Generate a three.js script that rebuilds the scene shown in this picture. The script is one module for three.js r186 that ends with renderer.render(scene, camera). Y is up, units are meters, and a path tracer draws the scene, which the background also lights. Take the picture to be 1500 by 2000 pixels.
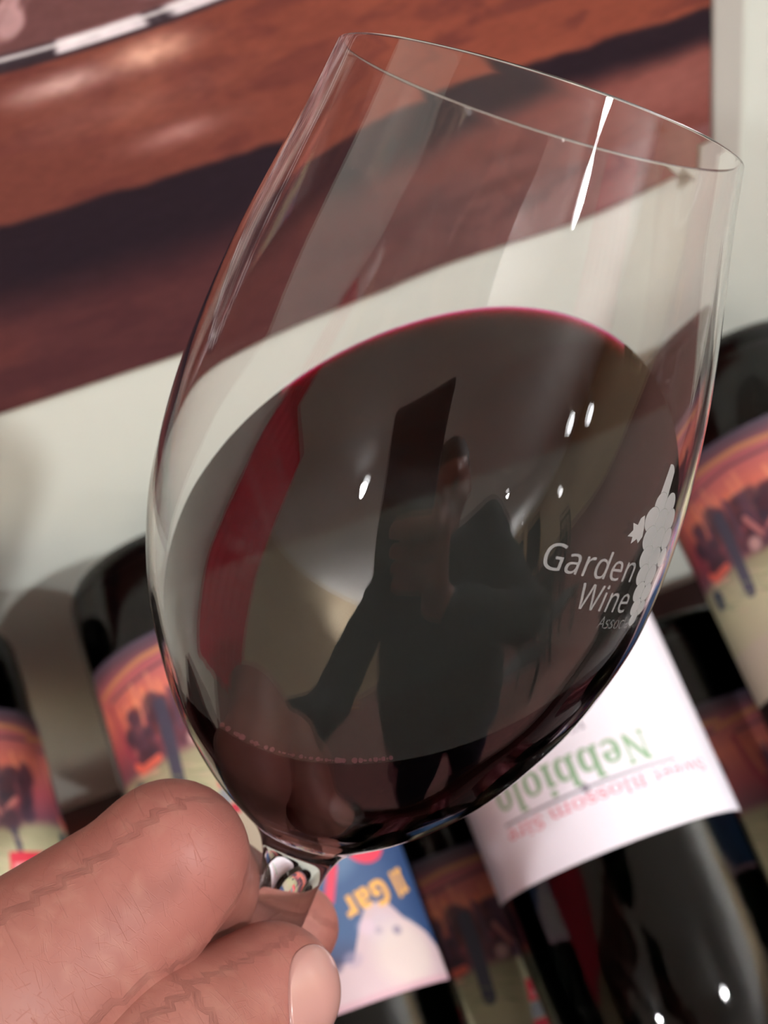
import * as THREE from 'three';
import { mergeGeometries, mergeVertices } from 'three/addons/utils/BufferGeometryUtils.js';
import { RoundedBoxGeometry } from 'three/addons/geometries/RoundedBoxGeometry.js';
import { MarchingCubes } from 'three/addons/objects/MarchingCubes.js';
import { Brush, Evaluator, INTERSECTION } from 'three-bvh-csg';

// ---------------------------------------------------------------- camera, light, exposure
const EYE = 1.4;                                    // the phone's lens stands 1.4 m above the floor
const V = (x, y, z) => new THREE.Vector3(x, y, z);
const W = (x, y, z) => V(x, y + EYE, z);            // a point given relative to the lens
const scene = new THREE.Scene();
scene.background = new THREE.Color(0x000000);
const camera = new THREE.PerspectiveCamera(39.31, 0.75, 0.01, 60);
camera.position.copy(W(0, 0, 0));
camera.up.set(0.32119, 0.6360, -0.70167);
camera.lookAt(W(0.0609, -0.75326, -0.65489));
camera.focus = 0.2;
camera.userData.fStop = 23;
const renderer = new THREE.WebGLRenderer({ antialias: true });
renderer.shadowMap.enabled = true;
renderer.toneMapping = THREE.LinearToneMapping;
renderer.toneMappingExposure = 0.9;
const WARM = new THREE.Color(0.98, 0.99, 1.0);
const CEIL = 2.6;
// [x, z, candela, aimed at] of the recessed ceiling lamps
const LAMPS = [
  [1.235, 0.985, 12, [0.05, 1.0, -0.2]],
  [-1.04, 1.06, 4.2, [-0.7, 1.3, -0.1]],
  [1.41, 3.77, 7, [1.3, 0, 3.6]],
  [-1.5, 3.9, 7, [-1.4, 0, 3.8]],
  [4.15, 4.78, 7, [4.0, 0, 4.7]],
  [3.9, 8.6, 7, [3.8, 0, 8.4]],
  [0.6, 7.2, 7, [0.6, 0, 7.0]],
];
const UPLIGHTS = [[-2.5, 3.6, 52], [4.3, 0.6, 60], [2.4, 8.2, 50]];

// ---------------------------------------------------------------- helpers
let seed = 7;
const rnd = () => { seed = (seed * 1664525 + 1013904223) >>> 0; return seed / 4294967296; };
const used = {};
function numbered(n) { if (!(n in used)) { used[n] = 0; return n; } used[n]++; return n + '_' + String(used[n]).padStart(3, '0'); }
function tag(o, label, category, group, kind) {
  if (label) o.userData.label = label;
  if (category) o.userData.category = category;
  if (group) o.userData.group = group;
  if (kind) o.userData.kind = kind;
  return o;
}
function shaded(o) { o.castShadow = true; o.receiveShadow = true; return o; }
function mesh(name, geo, mat, parent = scene) {
  const o = shaded(new THREE.Mesh(geo, mat)); o.name = parent === scene ? numbered(name) : name; parent.add(o); return o;
}
function thing(name, pos = V(0, 0, 0)) { const g = new THREE.Group(); g.name = numbered(name); g.position.copy(pos); scene.add(g); return g; }
const std = (o) => new THREE.MeshStandardMaterial(o);
const phys = (o) => new THREE.MeshPhysicalMaterial(o);
const lin = (r, g, b) => new THREE.Color().setRGB(r, g, b);
const box = (w, h, d, x = 0, y = 0, z = 0, r = 0.002) => new RoundedBoxGeometry(w, h, d, 2, Math.min(r, w / 2.01, h / 2.01, d / 2.01)).translate(x, y, z);
const lathe = (pts, n = 96) => new THREE.LatheGeometry(pts.map((p) => new THREE.Vector2(p[0], p[1])), n);
function smoothProfile(pts, n) {
  const c = new THREE.CatmullRomCurve3(pts.map((p) => V(p[0], p[1], 0)), false, 'centripetal');
  return c.getPoints(n).map((p) => [Math.max(0, p.x), p.y]);
}
// value noise
const HN = new Float32Array(4096); for (let i = 0; i < 4096; i++) HN[i] = rnd();
const h2 = (x, y) => HN[((x * 73856093) ^ (y * 19349663)) & 4095];
function vnoise(x, y) {
  const ix = Math.floor(x), iy = Math.floor(y), fx = x - ix, fy = y - iy, u = fx * fx * (3 - 2 * fx), v = fy * fy * (3 - 2 * fy);
  return (h2(ix, iy) * (1 - u) + h2(ix + 1, iy) * u) * (1 - v) + (h2(ix, iy + 1) * (1 - u) + h2(ix + 1, iy + 1) * u) * v;
}
function fbm(x, y, o = 4) { let s = 0, a = 0.5, t = 0; for (let i = 0; i < o; i++) { s += a * vnoise(x, y); t += a; x = x * 2.03 + 17.1; y = y * 2.03 + 9.7; a *= 0.5; } return s / t; }
const sm = (a, b, x) => THREE.MathUtils.smoothstep(x, a, b);
const mix3 = (a, b, t) => [a[0] + (b[0] - a[0]) * t, a[1] + (b[1] - a[1]) * t, a[2] + (b[2] - a[2]) * t];
function pixelTexture(w, h, f, srgb = true) {
  const d = new Uint8Array(w * h * 4);
  for (let y = 0; y < h; y++) for (let x = 0; x < w; x++) { const c = f((x + 0.5) / w, (y + 0.5) / h), i = (y * w + x) * 4; d[i] = c[0]; d[i + 1] = c[1]; d[i + 2] = c[2]; d[i + 3] = 255; }
  const t = new THREE.DataTexture(d, w, h); t.magFilter = THREE.LinearFilter; t.minFilter = THREE.LinearMipmapLinearFilter; t.wrapS = t.wrapT = THREE.RepeatWrapping;
  if (srgb) t.colorSpace = THREE.SRGBColorSpace; t.needsUpdate = true; return t;
}
function canvasTexture(w, h, draw, srgb = true) {
  const c = document.createElement('canvas'); c.width = w; c.height = h; draw(c.getContext('2d'), w, h);
  const t = new THREE.CanvasTexture(c); if (srgb) t.colorSpace = THREE.SRGBColorSpace; t.magFilter = THREE.LinearFilter; return t;
}

// ---------------------------------------------------------------- the room
const paint = std({ color: lin(0.705, 0.735, 0.66), roughness: 0.55 });
const ceilingPaint = std({ color: lin(0.82, 0.8, 0.77), roughness: 0.9 });
const tanWall = std({ color: lin(0.62, 0.49, 0.33), roughness: 0.85 });
const carpetTex = pixelTexture(256, 256, (u, v) => { const n = fbm(u * 40, v * 40, 3); return [104 + 40 * n, 74 + 26 * n, 72 + 24 * n]; });
const carpet = std({ map: carpetTex, roughness: 0.95 });
const X0 = -3, X1 = 5.6, Z0 = -0.335, Z1 = 9.6;
function structure(name, geo, mat, parent) { const o = mesh(name, geo, mat, parent); o.name = name; if (!parent) tag(o, null, null, null, 'structure'); return o; }
{
  const f = new THREE.BoxGeometry(X1 - X0 + 0.4, 0.2, Z1 - Z0 + 0.4); const uv = f.attributes.uv; for (let i = 0; i < uv.count; i++) uv.setXY(i, uv.getX(i) * 9, uv.getY(i) * 10);
  tag(structure('floor', f.translate((X0 + X1) / 2, -0.1, (Z0 + Z1) / 2), carpet), 'brown carpeted floor of the tasting room');
  tag(structure('ceiling', new THREE.BoxGeometry(X1 - X0 + 0.4, 0.2, Z1 - Z0 + 0.4).translate((X0 + X1) / 2, CEIL + 0.1, (Z0 + Z1) / 2), ceilingPaint), 'white ceiling with recessed lamps');
  tag(structure('wall_back', new THREE.BoxGeometry(X1 - X0, CEIL, 0.2).translate((X0 + X1) / 2, CEIL / 2, Z0 - 0.1), paint), 'cream painted wall behind the poster and the bottles');
  tag(structure('wall_left', new THREE.BoxGeometry(0.2, CEIL, Z1 - Z0 + 0.4).translate(X0 - 0.1, CEIL / 2, (Z0 + Z1) / 2), tanWall), 'tan side wall of the tasting room');
  tag(structure('wall_right', new THREE.BoxGeometry(0.2, CEIL, Z1 - Z0 + 0.4).translate(X1 + 0.1, CEIL / 2, (Z0 + Z1) / 2), tanWall), 'tan side wall on the chairs side');
  tag(structure('wall_front', new THREE.BoxGeometry(X1 - X0, CEIL, 0.2).translate((X0 + X1) / 2, CEIL / 2, Z1 + 0.1), tanWall), 'far tan wall with the dark windows');
}
const frameWood = std({ color: lin(0.62, 0.44, 0.24), roughness: 0.5 });
const nightGlass = phys({ color: lin(0.012, 0.012, 0.02), roughness: 0.06 });
for (let k = 0; k < 4; k++) {
  const w = thing('window_' + (k + 1), V(1.7 + k * 1.12, 0, Z1)); w.name = 'window_' + (k + 1);
  tag(w, 'tall dark window with a pale wooden frame', null, null, 'structure');
  mesh('pane', new THREE.BoxGeometry(0.92, 1.9, 0.02).translate(0, 1.15, -0.02), nightGlass, w);
  for (const s of [-1, 1]) mesh('frame', box(0.09, 2.1, 0.08, s * 0.5, 1.15, -0.04), frameWood, w);
  for (const y of [0.14, 2.16]) mesh('frame', box(1.09, 0.09, 0.08, 0, y, -0.04), frameWood, w);
}

// recessed ceiling lamps
const metalWhite = std({ color: lin(0.7, 0.7, 0.68), roughness: 0.4 });
LAMPS.forEach(([x, z, cd, aim], i) => {
  const g = thing('ceiling_lamp', V(x, CEIL, z));
  tag(g, ['bright recessed ceiling lamp aimed at the bottle display', 'recessed ceiling lamp over the holder’s shoulder', 'recessed ceiling lamp above the chairs', 'recessed ceiling lamp by the tan side wall',
    'recessed ceiling lamp towards the far corner', 'recessed ceiling lamp beside the far windows', 'recessed ceiling lamp in the middle of the far wall'][i].replace('’', "'"), 'ceiling lamp', null);
  mesh('trim_ring', lathe([[0, -0.002], [0.025, -0.002], [0.028, -0.006], [0.02, -0.012], [0.002, -0.012], [0, -0.002]].map(([r, y]) => [r + (i ? 0.05 : 0.096), y]), 40), metalWhite, g);
  mesh('lamp_lens', new THREE.CylinderGeometry(i ? 0.05 : 0.095, i ? 0.05 : 0.095, 0.006, 40).translate(0, -0.005, 0), std({ color: 0x000000, emissive: WARM, emissiveIntensity: i < 2 ? 60 : 45 }), g);
  const l = new THREE.SpotLight(WARM, cd, 0, 1.25, 0.5, 2); l.name = 'ceiling_lamp'; l.position.set(0, -0.03, 0); l.castShadow = true; l.shadow.radius = 2;
  g.add(l); scene.add(l.target); l.target.position.set(...aim);
});
// standing uplighters that wash the ceiling
UPLIGHTS.forEach(([x, z, cd], i) => {
  const g = thing('floor_lamp', V(x, 0, z));
  tag(g, ['brass floor lamp with an open bowl beside the tan wall', 'brass floor lamp with an open bowl by the chairs', 'brass floor lamp with an open bowl in the far corner'][i], 'floor lamp');
  const brass = std({ color: lin(0.5, 0.36, 0.16), metalness: 1, roughness: 0.35 });
  mesh('base', lathe([[0, 0.03], [0.03, 0.03], [0.13, 0.02], [0.14, 0.004], [0.14, 0], [0, 0]], 48), brass, g);
  mesh('pole', new THREE.CylinderGeometry(0.012, 0.012, 1.18, 16).translate(0, 0.61, 0), brass, g);
  mesh('lamp_bowl', lathe([[0.012, 1.2], [0.08, 1.22], [0.15, 1.28], [0.17, 1.33], [0.165, 1.33], [0.145, 1.285], [0.078, 1.23], [0, 1.215]], 48), brass, g);
  mesh('bulb', new THREE.SphereGeometry(0.05, 24, 16).translate(0, 1.3, 0), std({ color: 0, emissive: WARM, emissiveIntensity: 8 }), g);
  const l = new THREE.SpotLight(WARM, cd, 0, 1.35, 0.4, 2); l.name = 'floor_lamp'; l.position.set(0, 1.37, 0); l.castShadow = true; l.shadow.radius = 3; g.add(l);
  scene.add(l.target); l.target.position.set(x, CEIL, z);
});

// three small globes hanging over the tables across the room
[[1.94, 1.84, 2.12, 'round white pendant lamp hanging nearest to the taster'], [2.2, 1.56, 1.95, 'low round white pendant lamp hanging by the right wall'], [2.45, 1.47, 3.1, 'round white pendant lamp hanging above the chairs']].forEach(([x, y, z, label]) => {
  const g = thing('pendant_lamp', V(x, y, z)); tag(g, label, 'pendant lamp');
  mesh('globe', new THREE.SphereGeometry(0.055, 32, 24), std({ color: lin(0.8, 0.8, 0.8), emissive: WARM, emissiveIntensity: 22 }), g);
  mesh('cord', new THREE.CylinderGeometry(0.004, 0.004, CEIL - y - 0.05, 8).translate(0, (CEIL - y) / 2 + 0.025, 0), metalWhite, g);
  const l = new THREE.PointLight(WARM, 0.5, 0, 2); l.name = 'pendant_lamp'; l.castShadow = true; l.shadow.radius = 2.5; g.add(l);
});

// a red curtain hanging from the ceiling at the end of the white wall
{
  const g = thing('curtain', V(-0.86, 0, 0)); tag(g, 'red pleated curtain hung from the ceiling beside the cream wall', 'curtain');
  const sh = new THREE.PlaneGeometry(0.36, 1.7, 90, 24).rotateY(Math.PI / 2), p = sh.attributes.position; for (let i = 0; i < p.count; i++) { const z = p.getZ(i), q = sm(0.25, -0.75, p.getY(i)); p.setX(i, 0.012 * Math.sin(z * 110)); p.setZ(i, -0.18 + (z + 0.18) * (1 - 0.62 * q)); } sh.computeVertexNormals();
  const inner = sh.clone().translate(-0.006, 0, 0); const cl = mesh('cloth', mergeGeometries([sh, inner]).translate(0, 1.705, -0.145), std({ color: lin(0.72, 0.05, 0.09), roughness: 0.9, side: THREE.DoubleSide }), g);
  mesh('rail', new THREE.CylinderGeometry(0.008, 0.008, 0.38, 12).rotateX(Math.PI / 2).translate(0, 2.565, -0.143), metalWhite, g);
}

// ---------------------------------------------------------------- the poster on the wall
// a printed photograph: the foot of a glass on a mahogany table top. Sizes in metres on the wall, relative to the lens.
{
  const px0 = -0.27, px1 = 0.154, py0 = -0.283, py1 = 0.03, w = px1 - px0, h = py1 - py0;
  const tex = pixelTexture(1200, 886, (u, v) => {
    const x = (px0 + u * w) * 1000, y = (py0 + v * h) * 1000;
    const grain = fbm(x * 0.07 + 3 * fbm(x * 0.03, y * 0.1, 2), y * 0.2, 4), blot = fbm(x * 0.03 + 40, y * 0.05, 3), fine = fbm(x * 0.35, y * 0.9, 2);
    const right = sm(-40, 140, x);
    let c = mix3([112, 62, 54], [146, 76, 58], right * 0.8 + 0.2 * sm(-215, -170, y));
    c = mix3(c, [96, 50, 48], sm(0.45, 0.75, grain) * 0.55); c = mix3(c, [172, 96, 72], sm(0.55, 0.85, blot) * 0.35);
    // the dark edge of the table top and the front below it
    const top = -222.5 - 0.012 * x + 2.2 * (fbm(x * 0.12, 3.3, 2) - 0.5), thick = THREE.MathUtils.lerp(27, 11, sm(-20, 150, x)), d = top - y;
    const band = sm(-1.2, 1.2, d) * (1 - sm(thick * 0.55, thick * 1.35, d + 6 * (blot - 0.5)));
    const below = sm(0, 2, d);
    let front = mix3([84, 49, 51], [136, 88, 86], sm(20, 150, x)); front = mix3(front, [74, 42, 46], sm(0.42, 0.7, grain) * 0.6); front = mix3(front, [112, 60, 54], sm(0.5, 0.8, blot) * 0.5);
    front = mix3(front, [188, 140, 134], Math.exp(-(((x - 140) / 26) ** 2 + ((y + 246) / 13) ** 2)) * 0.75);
    front = mix3(front, [128, 66, 56], sm(-262, -280, y) * sm(60, 140, x) * 0.6);
    c = mix3(c, front, below); c = mix3(c, [36, 28, 36], band * 0.93);
    // pale reflections on the table below the glass foot
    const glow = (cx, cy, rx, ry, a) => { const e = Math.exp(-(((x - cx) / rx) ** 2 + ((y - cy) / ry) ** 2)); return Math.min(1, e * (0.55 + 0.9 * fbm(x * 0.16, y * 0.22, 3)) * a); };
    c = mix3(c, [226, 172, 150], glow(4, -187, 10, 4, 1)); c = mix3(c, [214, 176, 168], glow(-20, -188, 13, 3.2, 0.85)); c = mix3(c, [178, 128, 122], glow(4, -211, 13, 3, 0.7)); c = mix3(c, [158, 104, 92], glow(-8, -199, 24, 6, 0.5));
    // the foot of the glass: a flat pale ellipse, whose near rim is seen
    const ex = (x + 8) / 128, ey = (y + 146) / 34.5, r = Math.sqrt(ex * ex + ey * ey);
    if (r < 1.04) {
      const a = Math.atan2(ey, ex), st = fbm(a * 9 + 5, r * 3, 3);
      let g = mix3([104, 74, 76], [206, 172, 176], sm(0.52, 0.72, st)); g = mix3(c, g, 0.75);
      const rim = sm(0.86, 0.9, r) * (1 - sm(0.985, 1.0, r));
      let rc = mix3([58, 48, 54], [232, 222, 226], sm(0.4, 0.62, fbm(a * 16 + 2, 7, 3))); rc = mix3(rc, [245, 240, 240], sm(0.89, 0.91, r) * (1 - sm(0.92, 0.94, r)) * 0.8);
      g = mix3(g, rc, rim); g = mix3(g, [52, 40, 46], sm(0.975, 0.99, r) * 0.9);
      c = mix3(c, g, 1 - sm(1.0, 1.035, r));
    }
    if (Math.abs(x + 8) < 7 && y > -145) c = mix3(c, [200, 190, 192], 0.35 + 0.4 * sm(0.5, 0.6, fbm(x * 0.5, y * 0.02, 2)));
    const k = 0.95 + 0.12 * fine;
    return c.map((q) => Math.max(0, Math.min(255, q * k)));
  });
  const g = thing('poster', W((px0 + px1) / 2, (py0 + py1) / 2, Z0));
  tag(g, 'mounted poster of a glass foot on a reddish wooden table', 'poster');
  const m = phys({ map: tex, roughness: 0.7, specularIntensity: 0.25 });
  const edge = std({ color: lin(0.55, 0.53, 0.48), roughness: 0.6 });
  mesh('backing_board', new THREE.BoxGeometry(w, h, 0.0035).translate(0, 0, 0.00185), edge, g);
  mesh('print', new THREE.PlaneGeometry(w, h).translate(0, 0, 0.0038), m, g);
  const s = structure('trim_1', box(0.0095, 0.52, 0.004, 0, 0, 0, 0.001).translate(px1 + 0.0052, EYE + py0 + 0.255, Z0 + 0.0022), std({ color: lin(0.5, 0.49, 0.44), roughness: 0.6 }));
  tag(s, 'narrow grey moulding strip beside the poster');
}

// ---------------------------------------------------------------- the sloping display bin with its bottles
const D = V(0.02, -0.33, 0.94).normalize(), N = V(0, 1, 0).addScaledVector(D, -D.y).normalize(), RX = new THREE.Vector3().crossVectors(N, D);
const P2 = V(-0.03634, -0.41088, -0.14347), P3 = V(0.06033, -0.41485, -0.14692);
function woodTexture(dark, light, s) {
  return pixelTexture(512, 512, (u, v) => { const g = fbm(u * 6 + 2 * fbm(u * 3, v * 8, 2), v * 40, 4), b = fbm(u * 5 + 9, v * 5, 3); return mix3(dark, light, Math.min(1, Math.max(0, sm(0.3, 0.75, g) * 0.75 + (b - 0.5) * s))); });
}
const mahogany = std({ map: woodTexture([44, 18, 16], [96, 42, 34], 0.5), roughness: 0.4 });
{
  const mid = P2.clone().lerp(P3, 0.5), g = thing('display_bin', V(0.05, 0, -0.1));
  tag(g, 'dark mahogany display bin with a sloping board for the bottles', 'display stand');
  const basis = new THREE.Matrix4().makeBasis(RX, N, D);
  const at = (geo, t, off, x = 0) => { geo.applyMatrix4(basis); const p = mid.clone().addScaledVector(D, t).addScaledVector(N, off).addScaledVector(RX, x); return geo.translate(p.x - 0.05, p.y + EYE, p.z + 0.1); };
  mesh('sloping_board', at(box(0.7, 0.018, 0.41), 0.063, -0.0972 - 0.009), mahogany, g);
  mesh('front_lip', at(box(0.7, 0.07, 0.018), 0.262, -0.085), mahogany, g);
  for (const s of [-1, 1]) mesh('side_panel', at(box(0.018, 0.12, 0.40), 0.066, -0.06, s * 0.359), mahogany, g);
  mesh('cabinet', box(0.69, 0.72, 0.36, 0, 0.36, -0.042), mahogany, g);
  for (const s of [-1, 1]) { const dr = mesh('door', box(0.335, 0.66, 0.016, s * 0.172, 0.36, 0.146), mahogany, g); mesh('handle', new THREE.SphereGeometry(0.013, 16, 12).translate(s * 0.03, 0.42, 0.165), std({ color: lin(0.5, 0.4, 0.2), metalness: 1, roughness: 0.3 }), dr); }
}
// labels: the top edge of each canvas is at the bottle's foot, so lettering is drawn upside down, as it hangs here
function pictureLabel(g, w, h) {
  const P = (x, y, r, c, a = 1) => { g.globalAlpha = a; const q = g.createRadialGradient(x * w, y * h, 0, x * w, y * h, r * w); q.addColorStop(0, c); q.addColorStop(0.55, c); q.addColorStop(1, c.replace('rgb', 'rgba').replace(')', ',0)')); g.fillStyle = q; g.fillRect(x * w - r * w, y * h - r * w, 2 * r * w, 2 * r * w); g.globalAlpha = 1; };
  const L = (pts, c, t, a = 1) => { g.globalAlpha = a; g.strokeStyle = c; g.lineWidth = t * w; g.lineCap = 'round'; g.lineJoin = 'round'; g.beginPath(); pts.forEach(([x, y], i) => (i ? g.lineTo(x * w, y * h) : g.moveTo(x * w, y * h))); g.stroke(); g.globalAlpha = 1; };
  const F = (pts, c) => { g.fillStyle = c; g.beginPath(); pts.forEach(([x, y], i) => (i ? g.lineTo(x * w, y * h) : g.moveTo(x * w, y * h))); g.fill(); };
  g.save(); g.scale(1, 0.64);
  const sky = g.createLinearGradient(0, 0, 0, h); sky.addColorStop(0, '#4a4658'); sky.addColorStop(0.04, '#6a4a56'); sky.addColorStop(0.1, '#b5626a'); sky.addColorStop(0.22, '#e07c6a'); sky.addColorStop(0.36, '#b2545e'); sky.addColorStop(0.46, '#7d4a58'); sky.addColorStop(0.5, '#a09a7c'); sky.addColorStop(0.62, '#b9b592'); sky.addColorStop(1, '#b3a691');
  g.fillStyle = sky; g.fillRect(0, 0, w, h);
  for (const off of [0.63, 0.03]) { g.save(); g.translate(off * w, 0); g.scale(0.62, 1);
  L([[0.0, 0.12], [0.4, 0.075], [0.7, 0.07], [1.0, 0.09]], '#d79a62', 0.03, 0.7); L([[0.1, 0.16], [0.6, 0.12], [0.95, 0.13]], '#433b4c', 0.02, 0.5);
  let s = 3 + 50 * off; const q = () => { s = (s * 16807) % 2147483647; return s / 2147483647; };
  for (let i = 0; i < 26; i++) { const x = 0.08 + 0.84 * q(), y = 0.14 + 0.12 * q(); L([[x, y], [x + 0.02, y + 0.1 + 0.08 * q()]], ['#ffb184', '#f0a07c', '#c96e62', '#ef8a60'][i % 4], 0.025, 0.5); }
  for (let i = 0; i < 70; i++) { const x = 0.17 + 0.7 * q(), y = 0.25 + 0.2 * q(); P(x, y, 0.03 + 0.05 * q(), ['rgb(74,48,62)', 'rgb(58,48,66)', 'rgb(92,54,68)', 'rgb(84,44,56)'][i % 4], 0.7); }
  for (let i = 0; i < 14; i++) { const x = 0.2 + 0.6 * q(); L([[x, 0.22 + 0.05 * q()], [x + 0.03 * (q() - 0.5), 0.4]], '#5a4254', 0.018, 0.7); }
  L([[0.075, 0.18], [0.1, 0.32], [0.16, 0.45]], '#a23c52', 0.035, 0.7); L([[0.16, 0.45], [0.2, 0.475], [0.33, 0.465]], '#f2705c', 0.045, 0.9); L([[0.15, 0.49], [0.3, 0.505]], '#f3b19a', 0.02, 0.6);
  L([[0.43, 0.28], [0.42, 0.45], [0.405, 0.6]], '#464458', 0.075, 0.95); L([[0.57, 0.34], [0.63, 0.44], [0.74, 0.38]], '#d98a86', 0.03, 0.8);
  P(0.68, 0.46, 0.075, 'rgb(88,60,76)'); L([[0.68, 0.5], [0.69, 0.58]], '#474056', 0.035); P(0.56, 0.45, 0.05, 'rgb(226,184,178)', 0.8); P(0.13, 0.55, 0.07, 'rgb(38,48,72)', 0.9);
  for (let i = 0; i < 60; i++) { const x = q(), y = 0.52 + 0.13 * q(); L([[x, y], [x + 0.05 + 0.04 * q(), y + 0.02]], ['#c4c294', '#99987a', '#c4a596', '#7c8266'][i % 4], 0.008, 0.6); }
  F([[0.62, 0.585], [0.86, 0.6], [0.87, 0.68], [0.6, 0.67]], '#d8344a'); F([[0.63, 0.63], [0.85, 0.64], [0.85, 0.665], [0.63, 0.655]], '#f0a0a2'); F([[0.6, 0.675], [0.84, 0.685], [0.83, 0.74], [0.58, 0.735]], '#8d9096'); F([[0.58, 0.74], [0.86, 0.75], [0.86, 0.79], [0.57, 0.78]], '#c23348');
  g.restore(); }
  g.restore(); g.fillStyle = '#b9ac98'; g.fillRect(0, 0.5 * h, w, 0.14 * h);
  // the blue end with its title
  g.save(); g.translate(-0.125 * w, 0); g.scale(1.25, 1);
  const bl = g.createLinearGradient(0.4 * w, 0, w, 0); bl.addColorStop(0, '#41618c'); bl.addColorStop(0.45, '#3d5a86'); bl.addColorStop(1, '#27406e');
  g.fillStyle = bl; g.beginPath(); g.moveTo(0, 0.76 * h); g.bezierCurveTo(0.3 * w, 0.68 * h, 0.45 * w, 0.62 * h, 0.6 * w, 0.58 * h); g.lineTo(w, 0.6 * h); g.lineTo(w, h); g.lineTo(0, h); g.fill();
  P(0.62, 0.66, 0.1, 'rgb(112,140,170)', 0.6); P(0.9, 0.63, 0.06, 'rgb(60,74,92)', 0.6); P(0.56, 0.93, 0.12, 'rgb(66,70,106)', 0.7);
  g.strokeStyle = '#e2405a'; g.lineWidth = 0.036 * w; g.beginPath(); g.arc(0.735 * w, 0.652 * h, 0.046 * w, -0.35, Math.PI + 0.35); g.stroke(); L([[0.635, 0.63], [0.625, 0.69], [0.59, 0.76]], '#dc4460', 0.026);
  F([[0.3, 1], [0.42, 0.965], [0.47, 0.93], [0.5, 0.945], [0.56, 0.9], [0.6, 0.905], [0.645, 0.83], [0.68, 0.79], [0.74, 0.795], [0.78, 0.84], [0.86, 0.885], [0.92, 0.945], [0.98, 1]], '#cfb6bc'); P(0.71, 0.855, 0.07, 'rgb(206,188,198)', 0.9); P(0.75, 0.92, 0.12, 'rgb(220,204,198)', 0.8); P(0.69, 0.855, 0.014, 'rgb(178,162,180)', 0.8); P(0.745, 0.865, 0.018, 'rgb(140,128,152)', 0.8); P(0.6, 0.9, 0.03, 'rgb(176,156,178)', 0.6); P(0.66, 0.84, 0.03, 'rgb(216,190,206)', 0.7);
  g.restore(); F([[0, 0.985], [1, 0.985], [1, 1], [0, 1]], '#cfa8b4'); g.save(); g.translate(-0.125 * w, 0); g.scale(1.25, 1); P(0.55, 0.9, 0.03, 'rgb(66,58,88)', 0.7);
  g.restore(); g.save(); g.translate(0.79 * w, 0.772 * h); g.rotate(Math.PI - 0.2); g.font = 'bold ' + Math.round(0.105 * w) + 'px sans-serif'; g.textAlign = 'center'; g.textBaseline = 'middle'; g.fillStyle = '#f2b45c'; g.strokeStyle = '#f2b45c'; g.lineWidth = 0.003 * w; g.fillText('Il Gar', 0, 0); g.strokeText('Il Gar', 0, 0); g.restore();
}
function whiteLabel(g, w, h) {
  g.fillStyle = '#f1eaf4'; g.fillRect(0, 0, w, h);
  const T0 = -0.147, T1 = -0.043, y = (t) => ((t - T0) / (T1 - T0)) * h, x = (deg) => (0.5 + deg / 168) * w;
  const put = (txt, deg, t, font, c, wide) => { g.save(); g.translate(x(deg), y(t)); g.rotate(Math.PI); g.font = font; g.fillStyle = c; g.textAlign = 'center'; g.textBaseline = 'middle'; const k = wide / g.measureText(txt).width; g.scale(k, 1); g.fillText(txt, 0, 0); g.restore(); };
  put('Nebbiolo', -6, -0.0672, 'bold ' + Math.round(0.118 * h) + 'px serif', '#86ab84', (76 / 168) * w);
  put('Sweet Blossom Sire', 7, -0.0575, Math.round(0.052 * h) + 'px serif', '#de7288', (104 / 168) * w);
  put('Vin', 3, -0.079, 'italic ' + Math.round(0.06 * h) + 'px serif', '#5d5468', (12 / 168) * w);
  g.fillStyle = '#8a8490'; g.fillRect(x(-44), y(-0.0613), x(42) - x(-44), 0.007 * h); g.beginPath(); g.arc(x(-2), y(-0.0609), 0.012 * h, 0, 7); g.fill();
}
const labelA = std({ map: canvasTexture(1024, 1340, pictureLabel), roughness: 0.55 }), labelB = std({ map: canvasTexture(1024, 950, whiteLabel), roughness: 0.6 });
const greenGlass = phys({ color: 0xffffff, roughness: 0.04, transmission: 1, thickness: 0.01, ior: 1.38, attenuationColor: lin(0.02, 0.16, 0.03), attenuationDistance: 0.0026 });
const darkFill = phys({ color: lin(0.006, 0.004, 0.007), roughness: 0.6, specularIntensity: 0.1 });
const capFoil = std({ color: lin(0.08, 0.01, 0.015), metalness: 0.6, roughness: 0.35 });
// local axes: y runs from the foot of the bottle to its neck
const bottleGeo = lathe(smoothProfile([[0, 0.013], [0.012, 0.0115], [0.022, 0.006], [0.028, 0.0012], [0.0315, 0.0002], [0.0352, 0.0022], [0.0373, 0.006], [0.0378, 0.012], [0.038, 0.03], [0.038, 0.1], [0.038, 0.157], [0.0376, 0.17], [0.0362, 0.184], [0.0328, 0.2], [0.0295, 0.2115], [0.0255, 0.2195], [0.0205, 0.229], [0.0162, 0.238], [0.0146, 0.25], [0.0142, 0.275], [0.0142, 0.294], [0.0155, 0.2955], [0.0155, 0.302], [0.0135, 0.3045], [0, 0.305]], 150), 96);
const fillGeo = lathe(smoothProfile([[0, 0.02], [0.015, 0.0165], [0.026, 0.0095], [0.032, 0.0075], [0.0352, 0.012], [0.0358, 0.03], [0.0358, 0.1], [0.0358, 0.157], [0.0353, 0.17], [0.0338, 0.184], [0.0304, 0.2], [0.0235, 0.2185], [0.0185, 0.228], [0.0138, 0.238], [0.0125, 0.25], [0, 0.252]], 90), 72);
const capGeo = lathe([[0.0145, 0.246], [0.0149, 0.246], [0.0146, 0.293], [0.016, 0.295], [0.016, 0.303], [0.0138, 0.3056], [0, 0.3056]], 48);
function labelGeo(y0, y1, half) {
  const n = 64, g = new THREE.CylinderGeometry(0.0383, 0.0383, y1 - y0, n, 6, true, Math.PI / 2 - half, 2 * half); g.translate(0, (y0 + y1) / 2, 0); return g;
}
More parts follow.
